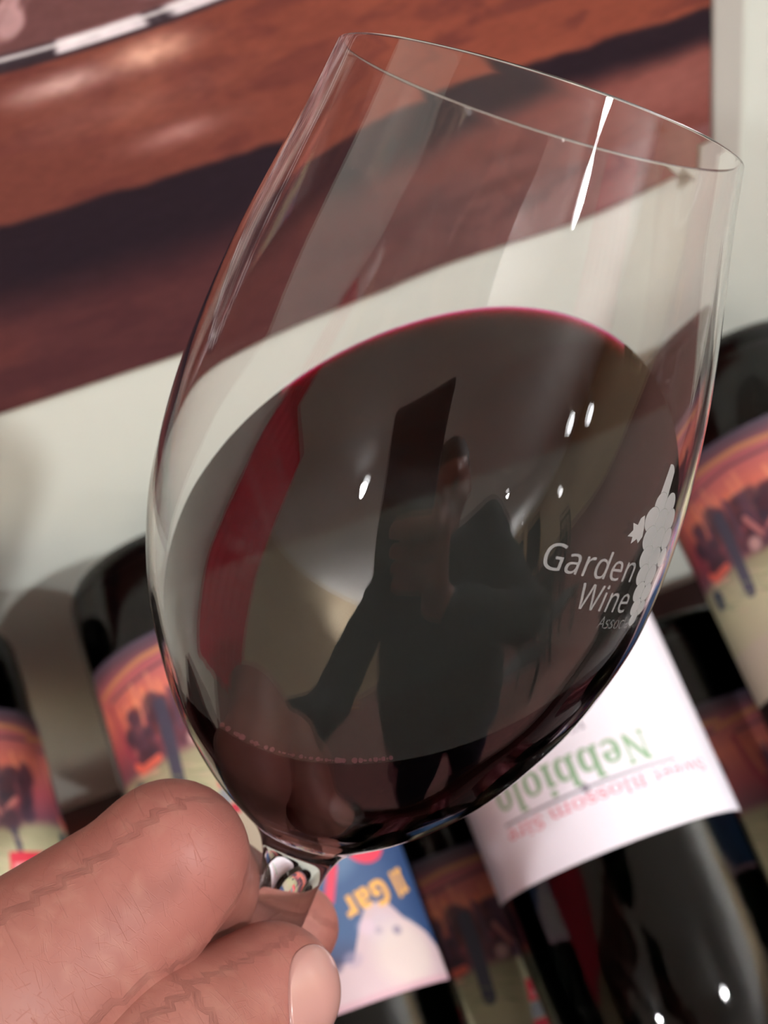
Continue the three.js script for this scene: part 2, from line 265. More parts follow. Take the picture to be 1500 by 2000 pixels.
// bottle pose: local y along D; local x faces up towards the taster (label centre)
function makeBottle(label, white) {
  const b = thing('wine_bottle'); tag(b, label, 'wine bottle');
  mesh('glass', bottleGeo, greenGlass, b); mesh('wine', fillGeo, darkFill, b); mesh('capsule', capGeo, capFoil, b);
  const g = white ? labelGeo(0.033, 0.137, THREE.MathUtils.degToRad(84)) : labelGeo(0.033, 0.152, THREE.MathUtils.degToRad(68));
  // u must run left to right for the viewer and v from the foot (top of the canvas) to the neck
  const uv = g.attributes.uv; for (let i = 0; i < uv.count; i++) uv.setXY(i, 1 - uv.getX(i), 1 - uv.getY(i));
  mesh('label', g, white ? labelB : labelA, b);
  return b;
}
function pose(b, P, t, roll = 0) {
  const base = P.clone().addScaledVector(D, t), mid = P.clone().addScaledVector(D, t + 0.09), f = mid.clone().negate(); f.addScaledVector(D, -f.dot(D)).normalize();
  f.applyAxisAngle(D, roll); const z = new THREE.Vector3().crossVectors(f, D);
  b.quaternion.setFromRotationMatrix(new THREE.Matrix4().makeBasis(f, D, z)); b.position.set(base.x, base.y + EYE, base.z); return b;
}
const group = 'bottles lying in the display bin';
const bA = makeBottle('picture-labelled wine bottle with orange trees and blue title, partly behind hand and bowl', false); tag(bA, null, null, group); pose(bA, P2, -0.18);
const bB = makeBottle('wine bottle with a white label reading Nebbiolo in green', true); tag(bB, null, null, group); pose(bB, P3, -0.18);
const dx = RX.clone().multiplyScalar(0.0968);
function copyBottle(label, P, t, roll) { const c = bA.clone(); c.name = numbered('wine_bottle'); c.userData = { label, category: 'wine bottle', group }; scene.add(c); return pose(c, P, t, roll); }
copyBottle('picture-labelled wine bottle cut by the left edge, its red cart showing above the knuckle', P2.clone().sub(dx), -0.18, -0.72);
copyBottle('picture-labelled wine bottle at the right edge, behind the etched grapes', P3.clone().add(dx), -0.18, 0.1);
const low = (P, s) => P.clone().addScaledVector(RX, s * 0.0484).addScaledVector(N, -0.0590);
copyBottle('shadowed lower wine bottle in the gap right of the white Nebbiolo label', low(P3, 1), -0.115, 0.1);
copyBottle('shadowed lower wine bottle in the gap left of the white Nebbiolo label', low(P3, -1), -0.1, -0.5);
copyBottle('lower wine bottle hidden under the hand, left in the bottom layer', low(P2, -1), -0.085, 0);

// ---------------------------------------------------------------- the wine glass
const A = V(0.57617, 0.66986, -0.46831).normalize(), G0 = V(0.02256, -0.16692, -0.15253);
const EN = V(-0.16994, 0.65864, 0.73301).normalize(), ER = new THREE.Vector3().crossVectors(A, EN).normalize();
const toGlass = new THREE.Matrix4().makeBasis(ER, A, EN.clone()).setPosition(0, 0, 0);
const mm = (pts) => pts.map(([y, r]) => [r / 1000, y / 1000]);
const outerPts = mm([[-149.5, 0], [-149.5, 20], [-149.3, 33], [-148.6, 34], [-147.8, 33.2], [-146.6, 22], [-145, 12], [-142, 6.6], [-135, 4.7], [-120, 3.9], [-100, 3.9], [-85, 4.3], [-78, 4.7], [-73, 5.2], [-70, 5.9], [-67, 7.3], [-64.5, 9.6], [-62, 13], [-59, 16.9], [-55, 21.1], [-48, 27.1], [-39, 32.5], [-32, 35.9], [-25, 38.3], [-17, 40.2], [-11, 40.9], [-4, 41.2], [5, 41], [16, 39.9], [26, 38.4], [36, 36.3], [47, 33.9], [56.6, 32.1]]);
const innerPts = mm([[56.6, 31.2], [47, 32.95], [36, 35.35], [26, 37.4], [16, 38.9], [5, 40], [-4, 40.15], [-11, 39.85], [-17, 39.1], [-25, 37.1], [-32, 34.6], [-39, 31.1], [-48, 25.5], [-54, 20], [-58, 14.8], [-60.4, 9.5], [-61.6, 4.5], [-61.9, 0]]);
const oP = smoothProfile(outerPts, 190), iP = smoothProfile(innerPts, 120);
const rimPts = []; for (let k = 1; k < 8; k++) { const t = (k / 8) * Math.PI; rimPts.push([0.03165 + 0.00045 * Math.cos(t), 0.0566 + 0.00045 * Math.sin(t)]); }
const glassGeo = lathe([...oP, ...rimPts, ...iP], 192);
const clear = phys({ color: 0xffffff, roughness: 0, transmission: 1, thickness: 0.001, ior: 1.5 });
const glass = thing('wine_glass', W(G0.x, G0.y, G0.z));
tag(glass, 'clear tilted wine glass with an etched grape emblem, held by its stem', 'wine glass');
glass.quaternion.setFromRotationMatrix(toGlass);
mesh('bowl', glassGeo, clear, glass);
// etched emblem on a sheet that follows the bowl
{
  const a0 = 16, a1 = 60, s0 = -14, s1 = 14, nx = 60, ny = 36, w = 1760, h = 1120, k = w / (a1 - a0);
  const radius = (s) => { let r = 0.04; for (let i = 1; i < oP.length; i++) if (oP[i][1] * 1000 >= s && oP[i][1] > -0.06) { const f = (s / 1000 - oP[i - 1][1]) / (oP[i][1] - oP[i - 1][1]); r = oP[i - 1][0] + f * (oP[i][0] - oP[i - 1][0]); break; } return r; };
  const pos = [], uv = [], idx = [], nor = [];
  for (let j = 0; j <= ny; j++) for (let i = 0; i <= nx; i++) {
    const s = s0 + ((s1 - s0) * j) / ny, r = radius(s), phi = (a0 + ((a1 - a0) * i) / nx) / 41.0, rr = r + 0.00006, sl = (radius(s + 0.5) - radius(s - 0.5)) / 0.001, n = V(Math.sin(phi), -sl, Math.cos(phi)).normalize();
    pos.push(rr * Math.sin(phi), s / 1000, rr * Math.cos(phi)); nor.push(n.x, n.y, n.z); uv.push(i / nx, j / ny);
    if (i < nx && j < ny) { const q = j * (nx + 1) + i; idx.push(q, q + 1, q + nx + 2, q, q + nx + 2, q + nx + 1); }
  }
  const geo = new THREE.BufferGeometry(); geo.setAttribute('position', new THREE.Float32BufferAttribute(pos, 3)); geo.setAttribute('normal', new THREE.Float32BufferAttribute(nor, 3)); geo.setAttribute('uv', new THREE.Float32BufferAttribute(uv, 2)); geo.setIndex(idx);
  const alpha = canvasTexture(w, h, (g) => {
    g.fillStyle = '#000'; g.fillRect(0, 0, w, h);
    const X = (a) => (a - a0) * k, Y = (s) => (s1 - s) * k;
    const text = (t, ax, bx, s, cap, c) => { g.save(); g.translate(X(ax), Y(s)); g.font = Math.round(cap * k * 1.37) + 'px sans-serif'; g.fillStyle = c; const q = ((bx - ax) * k) / g.measureText(t).width; g.transform(q, 0, -0.06, 1, 0, 0); g.fillText(t, 0, 0); g.restore(); };
    text('Garden', 19.2, 38.2, -4.45, 3.9, '#9c9c9c'); text('Wine', 27.4, 39.6, -9.15, 3.9, '#949494'); text('Association', 33.8, 47.5, -11.7, 1.9, '#585858');
    g.fillStyle = '#d2d2d2'; g.strokeStyle = '#000';
    const berry = (a, s, r) => { g.beginPath(); g.arc(X(a), Y(s), r * k, 0, 7); g.fill(); g.lineWidth = 0.05 * k; g.strokeStyle = '#8a8a8a'; g.stroke(); };
    g.beginPath(); g.moveTo(X(39.4), Y(13)); g.quadraticCurveTo(X(40.6), Y(13.3), X(41.2), Y(12)); g.lineTo(X(41), Y(7.4)); g.lineTo(X(38.4), Y(8)); g.closePath(); g.fill();
    [[39.6, 7.2, 1.8], [42.6, 7.4, 1.7], [38.2, 4.9, 1.9], [41.3, 4.8, 1.9], [44.2, 5, 1.8], [39.2, 2.2, 1.9], [42.3, 2.1, 1.9], [45.3, 2.2, 1.7], [40, -0.6, 1.8], [43, -0.8, 1.8], [46, -0.6, 1.5], [40.8, -3.3, 1.7], [43.8, -3.4, 1.7], [41.7, -5.9, 1.6], [44.5, -6.1, 1.5], [42.6, -8.3, 1.4], [44.9, -8.5, 1.2], [43.6, -10.2, 1.2]].forEach((b) => berry(...b));
    g.fillStyle = '#d2d2d2'; g.beginPath();
    [[36.6, 3.6], [35.9, 5.4], [35.1, 4.9], [34.8, 3.9], [33.6, 4.1], [34.1, 3.1], [33.2, 2.1], [34.4, 2.1], [34.5, 1.1], [35.6, 1.9], [36.2, 1.3], [36.9, 2.3]].forEach(([a, s], i) => (i ? g.lineTo(X(a), Y(s)) : g.moveTo(X(a), Y(s)))); g.closePath(); g.fill();
  }, false);
  const m = std({ color: lin(0.62, 0.61, 0.6), roughness: 0.9, alphaMap: alpha, transparent: true, opacity: 0.5 });
  const e = mesh('etched_emblem', geo, m, glass); e.userData.label = 'frosted etched grapes and lettering';
}
// the wine: the inside of the bowl below one level plane
{
  const S = 1000, inner = iP.map(([r, y]) => [Math.max(0, r + 0.0001) * S, y * S]); inner[inner.length - 1][0] = 0;
  const prof = [...inner].reverse(); prof.push([0, prof[prof.length - 1][1]]);
  const solid = mergeVertices(lathe(prof, 160), 1e-4); solid.applyMatrix4(toGlass);
  const H = -8.4, half = new THREE.BoxGeometry(300, 300, 300).translate(0, H - 150, 0);
  const ev = new Evaluator(); ev.attributes = ['position', 'normal', 'uv']; ev.useGroups = false;
  const a = new Brush(solid), b = new Brush(half); a.updateMatrixWorld(); b.updateMatrixWorld();
  const out = ev.evaluate(a, b, INTERSECTION).geometry; out.scale(1 / S, 1 / S, 1 / S); out.clearGroups?.();
  const wineMat = phys({ color: 0xffffff, roughness: 0, transmission: 1, thickness: 0.02, ior: 1.345, attenuationColor: lin(0.3, 0.008, 0.045), attenuationDistance: 0.0008 });
  const wine = thing('red_wine', W(G0.x, G0.y, G0.z)); tag(wine, 'dark red wine lying level inside the tilted glass', 'wine');
  mesh('wine_body', out, wineMat, wine);
  // small bubbles along the near waterline
  const ball = [], u = V(0, 1, 0);
  for (let i = 0; i < 80; i++) {
    const phi = -0.62 + 0.95 * rnd() ** 1.2; let lo = -0.062, hi = 0.03, p = null;
    const rad = (s) => { for (let q = 1; q < iP.length; q++) if (iP[q][1] <= s) { const f = (s - iP[q][1]) / (iP[q - 1][1] - iP[q][1]); return iP[q][0] + f * (iP[q - 1][0] - iP[q][0]); } return 0; };
    for (let it = 0; it < 40; it++) { const s = (lo + hi) / 2, r = rad(s) - 0.0006; p = ER.clone().multiplyScalar(r * Math.sin(phi)).addScaledVector(A, s).addScaledVector(EN, r * Math.cos(phi)); if (p.y < -0.0084) lo = s; else hi = s; }
    const r = 0.00012 + 0.00032 * rnd() ** 2.5; ball.push(new THREE.SphereGeometry(r, 10, 8).translate(p.x, p.y + r * 0.3, p.z));
  }
  const bub = mesh('bubbles', mergeGeometries(ball), phys({ color: lin(0.45, 0.16, 0.2), roughness: 0.05, transmission: 0.7, thickness: 0.001, ior: 1.3 }), wine); tag(bub, null, null, null, 'stuff');
}

// ---------------------------------------------------------------- the person: hand on the stem, body behind the phone
const smin = (a, b, k) => { const h = Math.max(k - Math.abs(a - b), 0) / k; return Math.min(a, b) - h * h * k * 0.25; };
function bone(a, b, ra, rb) {
  const ax = a[0], ay = a[1], az = a[2], dx_ = b[0] - ax, dy = b[1] - ay, dz = b[2] - az, l2 = dx_ * dx_ + dy * dy + dz * dz || 1e-12;
  return (x, y, z) => { const px = x - ax, py = y - ay, pz = z - az; let t = (px * dx_ + py * dy + pz * dz) / l2; t = t < 0 ? 0 : t > 1 ? 1 : t; const qx = px - t * dx_, qy = py - t * dy, qz = pz - t * dz; return Math.sqrt(qx * qx + qy * qy + qz * qz) - (ra + (rb - ra) * t); };
}
const ball = (c, r) => (x, y, z) => Math.hypot(x - c[0], y - c[1], z - c[2]) - r;
const chain = (k, ...f) => (x, y, z) => { let d = f[0](x, y, z); for (let i = 1; i < f.length; i++) d = smin(d, f[i](x, y, z), k); return d; };
// marching cubes of a distance field in a cube, pulled onto the surface, with the field's own normals
function fieldMesh(f, c, half, n, bumpAt) {
  const mc = new MarchingCubes(n, new THREE.MeshBasicMaterial(), false, false, 400000), hs = n / 2; mc.isolation = 0;
  for (let z = 0; z < n; z++) for (let y = 0; y < n; y++) for (let x = 0; x < n; x++) mc.field[z * n * n + y * n + x] = -f(c[0] + ((x - hs) / hs) * half, c[1] + ((y - hs) / hs) * half, c[2] + ((z - hs) / hs) * half);
  mc.update();
  const count = mc.count, pos = new Float32Array(count * 3);
  for (let i = 0; i < count; i++) for (let k = 0; k < 3; k++) pos[i * 3 + k] = c[k] + mc.positionArray[i * 3 + k] * half;
  let g = new THREE.BufferGeometry(); g.setAttribute('position', new THREE.BufferAttribute(pos, 3)); g = mergeVertices(g, half * 1e-4);
  const p = g.attributes.position, nor = new Float32Array(p.count * 3), e = half / n;
  const grad = (x, y, z) => { const a = f(x + e, y, z) - f(x - e, y, z), b = f(x, y + e, z) - f(x, y - e, z), q = f(x, y, z + e) - f(x, y, z - e), l = Math.hypot(a, b, q) || 1; return [a / l, b / l, q / l]; };
  for (let i = 0; i < p.count; i++) {
    let x = p.getX(i), y = p.getY(i), z = p.getZ(i), n3 = grad(x, y, z);
    const d = f(x, y, z); if (Math.abs(d) < 3 * e) { x -= n3[0] * d; y -= n3[1] * d; z -= n3[2] * d; n3 = grad(x, y, z); }
    if (bumpAt) { const b = bumpAt(x, y, z); x += n3[0] * b; y += n3[1] * b; z += n3[2] * b; }
    p.setXYZ(i, x, y, z); nor.set(n3, i * 3);
  }
  const ix = g.index.array, t = V(), q = V(), r = V(); let out = 0;
  for (let i = 0; i < Math.min(ix.length, 900); i += 3) { t.fromBufferAttribute(p, ix[i]); q.fromBufferAttribute(p, ix[i + 1]).sub(t); r.fromBufferAttribute(p, ix[i + 2]).sub(t); q.cross(r); out += Math.sign(q.x * nor[ix[i] * 3] + q.y * nor[ix[i] * 3 + 1] + q.z * nor[ix[i] * 3 + 2]); }
  if (out < 0) for (let i = 0; i < ix.length; i += 3) { const s = ix[i + 1]; ix[i + 1] = ix[i + 2]; ix[i + 2] = s; }
  if (bumpAt) g.computeVertexNormals(); else g.setAttribute('normal', new THREE.BufferAttribute(nor, 3));
  return g;
}
const HJ = {
  wrist: [-0.1401, -0.2648, -0.0871], i_mcp: [-0.0772, -0.1918, -0.0996], i_pip: [-0.0342, -0.1919, -0.1146], i_dip: [-0.0336, -0.2235, -0.1244], i_tip: [-0.0231, -0.2351, -0.1189],
  m_mcp: [-0.0880, -0.2167, -0.1010], m_pip: [-0.0558, -0.2371, -0.1173], m_dip: [-0.0437, -0.2582, -0.1163], m_tip: [-0.0322, -0.2609, -0.1121],
  r_mcp: [-0.0987, -0.2430, -0.0992], r_pip: [-0.0701, -0.2696, -0.1117], r_dip: [-0.0546, -0.2887, -0.1082], r_tip: [-0.0421, -0.2867, -0.1048],
  p_mcp: [-0.1076, -0.2676, -0.0962], p_pip: [-0.0829, -0.2949, -0.1037], p_dip: [-0.0694, -0.3082, -0.0994], p_tip: [-0.0585, -0.3065, -0.0972],
  t_cmc: [-0.1019, -0.2325, -0.0811], t_mcp: [-0.0645, -0.2031, -0.0824], t_ip: [-0.0420, -0.2048, -0.0913], t_tip: [-0.0274, -0.2151, -0.0999],
};
const finger = (n, r) => chain(0.003, bone(HJ[n + '_mcp'], HJ[n + '_pip'], r[0], r[1]), bone(HJ[n + '_pip'], HJ[n + '_dip'], r[1], r[2]), bone(HJ[n + '_dip'], HJ[n + '_tip'], r[2], r[3]), ball(HJ[n + '_pip'], r[1] * 1.01));
const fingers = [chain(0.006, finger('i', [0.0145, 0.0108, 0.0092, 0.0078]), bone([-0.0410, -0.1945, -0.1070], [-0.0665, -0.1965, -0.0925], 0.0088, 0.0125)), finger('m', [0.0118, 0.0098, 0.0086, 0.0076]), finger('r', [0.0112, 0.0092, 0.0082, 0.0072]), finger('p', [0.0102, 0.0082, 0.0072, 0.0064]),
  chain(0.004, bone(HJ.t_cmc, HJ.t_mcp, 0.0155, 0.013), bone(HJ.t_mcp, HJ.t_ip, 0.0135, 0.0124), bone(HJ.t_ip, HJ.t_tip, 0.0122, 0.0108))];
const ELBOW_L = [-0.27, -0.27, 0.16];
const palm = chain(0.012, bone(HJ.i_mcp, HJ.wrist, 0.0145, 0.023), bone(HJ.m_mcp, HJ.wrist, 0.0145, 0.023), bone(HJ.r_mcp, HJ.wrist, 0.0135, 0.023), bone(HJ.p_mcp, HJ.wrist, 0.0125, 0.022), bone(HJ.i_mcp, HJ.p_mcp, 0.0125, 0.011),
  bone(HJ.t_cmc, HJ.wrist, 0.016, 0.022), bone(HJ.t_cmc, HJ.i_mcp, 0.011, 0.012), bone(HJ.t_cmc, HJ.i_mcp, 0.013, 0.013), bone(HJ.wrist, ELBOW_L, 0.0265, 0.04));
const handField = (x, y, z) => { const p = palm(x, y, z); let d = p; for (let i = 0; i < 5; i++) { const q = fingers[i](x, y, z); const u = p - q > 0.03 ? q : smin(p, q, i === 4 ? 0.004 : 0.008); if (u < d) d = u; } return d; };
// skin: pinker at finger ends and joints, blotchy elsewhere; fine furrows across the fingers as a bump
const skinBump = canvasTexture(1024, 1024, (g, w, h) => {
  g.fillStyle = '#8c8c8c'; g.fillRect(0, 0, w, h); let s = 11; const q = () => { s = (s * 16807) % 2147483647; return s / 2147483647; };
  for (let i = 0; i < 2600; i++) { const x = q() * w, y = q() * h, l = 12 + 40 * q(), a = (q() - 0.5) * 1.3 + (q() < 0.3 ? 1.2 : 0); g.strokeStyle = q() < 0.6 ? 'rgba(90,90,90,0.22)' : 'rgba(200,200,200,0.3)'; g.lineWidth = 0.8 + 1.4 * q(); g.beginPath(); g.moveTo(x, y); g.quadraticCurveTo(x + l * Math.cos(a) * 0.5 + 5 * (q() - 0.5), y + l * Math.sin(a) * 0.5 + 5 * (q() - 0.5), x + l * Math.cos(a), y + l * Math.sin(a)); g.stroke(); }
  for (let i = 0; i < 60; i++) { const x = q() * w, y = q() * h, l = 90 + 130 * q(), a = (q() - 0.5) * 0.5; g.strokeStyle = 'rgba(215,215,215,0.4)'; g.lineWidth = 1.6 + 1.6 * q(); g.beginPath(); g.moveTo(x, y); g.quadraticCurveTo(x + l * 0.5, y + l * a * 0.5 + 14 * (q() - 0.5), x + l, y + l * a); g.stroke(); }
}, false);
skinBump.wrapS = skinBump.wrapT = THREE.RepeatWrapping;
const skin = phys({ vertexColors: true, roughness: 0.5, specularIntensity: 0.75, bumpMap: skinBump, bumpScale: 0.00045 });
function dress(g, tips, axes) {
  const p = g.attributes.position, col = new Float32Array(p.count * 3), uv = new Float32Array(p.count * 2), v = V();
  for (let i = 0; i < p.count; i++) {
    v.fromBufferAttribute(p, i);
    let near = 1; for (const t of tips) near = Math.min(near, v.distanceTo(t));
    const pink = Math.exp(-((near / 0.014) ** 2)), b = fbm(v.x * 160 + v.z * 90, v.y * 160 - v.z * 70, 3), c = fbm(v.x * 700 + v.y * 300, v.z * 700 + v.y * 400, 2);
    let k = [0.315, 0.12, 0.094]; k = mix3(k, [0.42, 0.14, 0.118], pink * 0.8); k = mix3(k, [0.27, 0.092, 0.072], sm(0.3, 0.95, b) * 0.8); k = mix3(k, [0.43, 0.21, 0.16], sm(0.45, 0.95, c) * 0.35);
    col.set(k, i * 3);
    let best = null, bd = 1e9; for (const a of axes) { const t = THREE.MathUtils.clamp(v.clone().sub(a.o).dot(a.d) / a.l, 0, 1), d = v.distanceTo(a.o.clone().addScaledVector(a.d, t * a.l)); if (d < bd) { bd = d; best = a; } }
    const w = v.clone().sub(best.o), al = w.dot(best.d); uv[i * 2] = (Math.atan2(w.dot(best.e), w.dot(best.f)) * 0.012) / 0.05; uv[i * 2 + 1] = al / 0.05;
  }
  g.setAttribute('color', new THREE.BufferAttribute(col, 3)); g.setAttribute('uv', new THREE.BufferAttribute(uv, 2)); return g;
}
const v3 = (a) => V(...a);
const axis = (a, b) => { const o = v3(a), d = v3(b).sub(o), l = d.length(); d.normalize(); const e = new THREE.Vector3().crossVectors(d, Math.abs(d.y) < 0.8 ? V(0, 1, 0) : V(1, 0, 0)).normalize(); return { o, d, l, e, f: new THREE.Vector3().crossVectors(d, e) }; };
const handAxes = []; for (const n of 'imrp') { handAxes.push(axis(HJ[n + '_mcp'], HJ[n + '_pip']), axis(HJ[n + '_pip'], HJ[n + '_dip']), axis(HJ[n + '_dip'], HJ[n + '_tip'])); }
handAxes.push(axis(HJ.t_cmc, HJ.t_mcp), axis(HJ.t_mcp, HJ.t_ip), axis(HJ.t_ip, HJ.t_tip), axis(HJ.wrist, HJ.m_mcp), axis(HJ.wrist, HJ.i_mcp));
const fourField = (x, y, z) => { const p = palm(x, y, z); let d = p; for (let i = 0; i < 4; i++) { const q = fingers[i](x, y, z); const u = p - q > 0.03 ? q : smin(p, q, 0.008); if (u < d) d = u; } return d; };
const handGeo = dress(mergeGeometries([fieldMesh(fourField, [-0.085, -0.245, -0.095], 0.105, 156), fieldMesh(fingers[4], [-0.063, -0.218, -0.09], 0.06, 96)]), [...'imrpt'].map((n) => v3(HJ[n + '_tip'])).concat([v3(HJ.i_pip)]), handAxes);

// the right hand holds the phone; places in the phone's own axes (x right, y down, z towards the glass), turned into the room
const phoneAxes = [V(0.94506, -0.16761, 0.28067), V(-0.32119, -0.636, 0.70167), V(0.0609, -0.75326, -0.65489)];
const ph = (x, y, z) => { const p = V().addScaledVector(phoneAxes[0], x).addScaledVector(phoneAxes[1], y).addScaledVector(phoneAxes[2], z); return [p.x, p.y, p.z]; };
const WR = ph(0.06, 0.2, -0.05);
const rf = [0.07, 0.088, 0.106, 0.122].map((y, i) => chain(0.003, bone(ph(0.036, y + 0.012, -0.012), ph(0.022, y + 0.003, 0.008), 0.0105, 0.009), bone(ph(0.022, y + 0.003, 0.008), ph(-0.014, y - 0.002, 0.0075), 0.009, 0.0082), bone(ph(-0.014, y - 0.002, 0.0075), ph(-0.034 + 0.004 * i, y - 0.004, 0.006), 0.0082, 0.007)));
rf.push(chain(0.004, bone(ph(0.04, 0.15, -0.035), ph(0.024, 0.115, -0.03), 0.014, 0.0115), bone(ph(0.024, 0.115, -0.03), ph(-0.004, 0.085, -0.0225), 0.0115, 0.009)));
const rpalm = chain(0.012, ...[0.082, 0.1, 0.118, 0.134].map((y) => bone(ph(0.036, y, -0.012), WR, 0.012, 0.022)), bone(ph(0.04, 0.15, -0.035), WR, 0.015, 0.022), bone(WR, [0.2, -0.28, 0.25], 0.027, 0.04));
const rightField = (x, y, z) => { const p = rpalm(x, y, z); let d = p; for (const f of rf) d = Math.min(d, smin(p, f(x, y, z), 0.008)); return d; };
const rc = ph(0.03, 0.13, -0.02);
const rightGeo = dress(fieldMesh(rightField, rc, 0.12, 96), [], [axis(WR, ph(0, 0.1, 0))]);
// head and neck, turned down towards the phone
const HC = V(-0.01, 0.15, 0.38), HZ = HC.clone().negate().normalize(), HX = new THREE.Vector3().crossVectors(V(0, 1, 0), HZ).normalize(), HY = new THREE.Vector3().crossVectors(HZ, HX);
const hl = (x, y, z) => { const p = HC.clone().addScaledVector(HX, x).addScaledVector(HY, y).addScaledVector(HZ, z); return [p.x, p.y, p.z]; };
const NECK = [-0.02, 0.03, 0.42];
const headField = chain(0.02, ball(hl(0, 0.035, -0.02), 0.088), ball(hl(0, 0.03, 0.01), 0.078), bone(hl(0, -0.03, 0.035), hl(0, -0.075, 0.05), 0.056, 0.034), bone(hl(-0.045, -0.03, 0.01), hl(0.045, -0.03, 0.01), 0.035, 0.035), bone(hl(0, 0.005, 0.088), hl(0, -0.028, 0.104), 0.008, 0.012),
  bone(hl(-0.035, 0.024, 0.075), hl(0.035, 0.024, 0.075), 0.012, 0.012), bone(hl(-0.016, -0.058, 0.082), hl(0.016, -0.058, 0.082), 0.008, 0.008), bone(hl(-0.08, 0.01, -0.012), hl(-0.088, -0.03, -0.005), 0.012, 0.009), bone(hl(0.08, 0.01, -0.012), hl(0.088, -0.03, -0.005), 0.012, 0.009), bone(hl(0, -0.06, -0.02), NECK, 0.058, 0.062), bone(NECK, [-0.02, 0.0, 0.43], 0.062, 0.075));
const headGeo = dress(fieldMesh(headField, [-0.015, 0.11, 0.39], 0.19, 110), [], [axis(NECK, [HC.x, HC.y, HC.z])]);
const person = thing('person', W(0, 0, 0));
tag(person, 'person in a dark jacket pinching the glass stem between left thumb and forefinger', 'person');
mesh('body', mergeGeometries([handGeo, rightGeo, headGeo]), skin, person);
const cloth = std({ color: lin(0.016, 0.015, 0.02), roughness: 0.9 }), denim = std({ color: lin(0.02, 0.024, 0.045), roughness: 0.9 });
const SL = [-0.22, 0.01, 0.37], SR = [0.12, -0.01, 0.4], ER_ = [0.2, -0.28, 0.25];
const part = (a, b, t) => a.map((q, i) => q + (b[i] - q) * t);
const jacket = chain(0.05, bone(SL, SR, 0.062, 0.062), bone([-0.12, -0.16, 0.4], [-0.11, -0.52, 0.43], 0.115, 0.125), bone([0.05, -0.16, 0.42], [0.05, -0.52, 0.43], 0.11, 0.125), bone([-0.02, -0.01, 0.405], [-0.02, -0.1, 0.4], 0.066, 0.1));
const sleeves = chain(0.02, bone(SL, ELBOW_L, 0.064, 0.052), bone(ELBOW_L, part(ELBOW_L, HJ.wrist, 0.78), 0.052, 0.041)), sleeveR = chain(0.02, bone(SR, ER_, 0.064, 0.052), bone(ER_, part(ER_, WR, 0.8), 0.052, 0.042));
mesh('jacket', fieldMesh((x, y, z) => smin(jacket(x, y, z), Math.min(sleeves(x, y, z), sleeveR(x, y, z)), 0.03) + 0.0025 * Math.sin(y * 70 + 5 * x) * Math.sin(x * 60 + z * 45), [-0.03, -0.3, 0.28], 0.44, 84), cloth, person);
mesh('trousers', fieldMesh(chain(0.04, bone([-0.1, -0.6, 0.44], [-0.1, -0.62, 0.44], 0.12, 0.12), bone([0.06, -0.6, 0.44], [0.06, -0.62, 0.44], 0.12, 0.12), bone([-0.11, -0.66, 0.44], [-0.12, -1.32, 0.47], 0.088, 0.058), bone([0.07, -0.66, 0.44], [0.1, -1.32, 0.47], 0.088, 0.058)), [-0.02, -0.95, 0.44], 0.5, 70), denim, person);
for (const s of [-0.12, 0.1]) mesh('shoe', fieldMesh(chain(0.03, bone([s, -1.36, 0.5], [s, -1.365, 0.32], 0.038, 0.034)), [s, -1.35, 0.42], 0.18, 40), cloth, person);
mesh('hair', fieldMesh((x, y, z) => Math.max(Math.min(ball(hl(0, 0.043, -0.026), 0.094)(x, y, z), ball(hl(0, 0.045, 0.002), 0.082)(x, y, z)), -((V(x, y, z).sub(HC).dot(HY) - 0.03) + 0.55 * (0.03 - V(x, y, z).sub(HC).dot(HZ)))) , [HC.x, HC.y, HC.z], 0.15, 60), std({ color: lin(0.05, 0.035, 0.025), roughness: 0.7 }), person);
for (const s of [-1, 1]) mesh('eye', new THREE.SphereGeometry(0.012, 16, 12).translate(...hl(s * 0.032, 0.002, 0.073)), std({ color: lin(0.3, 0.26, 0.24), roughness: 0.2 }), person);
// finger nails: thin curved plates lying on the flesh
function nail(tip, back, out, wid, len, shift) {
  const t = v3(tip).sub(v3(back)).normalize(), n = v3(out); n.addScaledVector(t, -n.dot(t)).normalize(); const b = new THREE.Vector3().crossVectors(t, n), c = v3(tip).addScaledVector(t, shift);
  const nu = 22, nv = 22, pos = [], idx = [], top = [];
  for (let j = 0; j <= nv; j++) for (let i = 0; i <= nu; i++) {
    const a = (i / nu) * 2 - 1, q = (j / nv) * 2 - 1, k = Math.sqrt(1 - 0.5 * a * a), l = Math.sqrt(1 - 0.5 * q * q), s = c.clone().addScaledVector(b, (a * l * wid) / 2).addScaledVector(t, (q * k * len) / 2).addScaledVector(n, 0.02);
    for (let it = 0; it < 30; it++) { const d = handField(s.x, s.y, s.z); s.addScaledVector(n, -d * 0.9); if (Math.abs(d) < 1e-5) break; }
    top.push(s);
  }
  const e = 0.00045; for (const layer of [1, 0]) for (const s of top) { const m = s.clone().addScaledVector(n, layer ? e : -e); pos.push(m.x, m.y, m.z); }
  const N0 = (nu + 1) * (nv + 1);
  for (let j = 0; j < nv; j++) for (let i = 0; i < nu; i++) { const q = j * (nu + 1) + i; idx.push(q, q + 1, q + nu + 2, q, q + nu + 2, q + nu + 1); idx.push(N0 + q, N0 + q + nu + 2, N0 + q + 1, N0 + q, N0 + q + nu + 1, N0 + q + nu + 2); }
  const rim = []; for (let i = 0; i < nu; i++) rim.push(i); for (let j = 0; j < nv; j++) rim.push(j * (nu + 1) + nu); for (let i = nu; i > 0; i--) rim.push(nv * (nu + 1) + i); for (let j = nv; j > 0; j--) rim.push(j * (nu + 1));
  rim.forEach((r0, i) => { const r1 = rim[(i + 1) % rim.length]; idx.push(r0, N0 + r0, r1, r1, N0 + r0, N0 + r1); });
  const g = new THREE.BufferGeometry(); g.setAttribute('position', new THREE.Float32BufferAttribute(pos, 3)); g.setIndex(idx); g.computeVertexNormals(); return g;
}
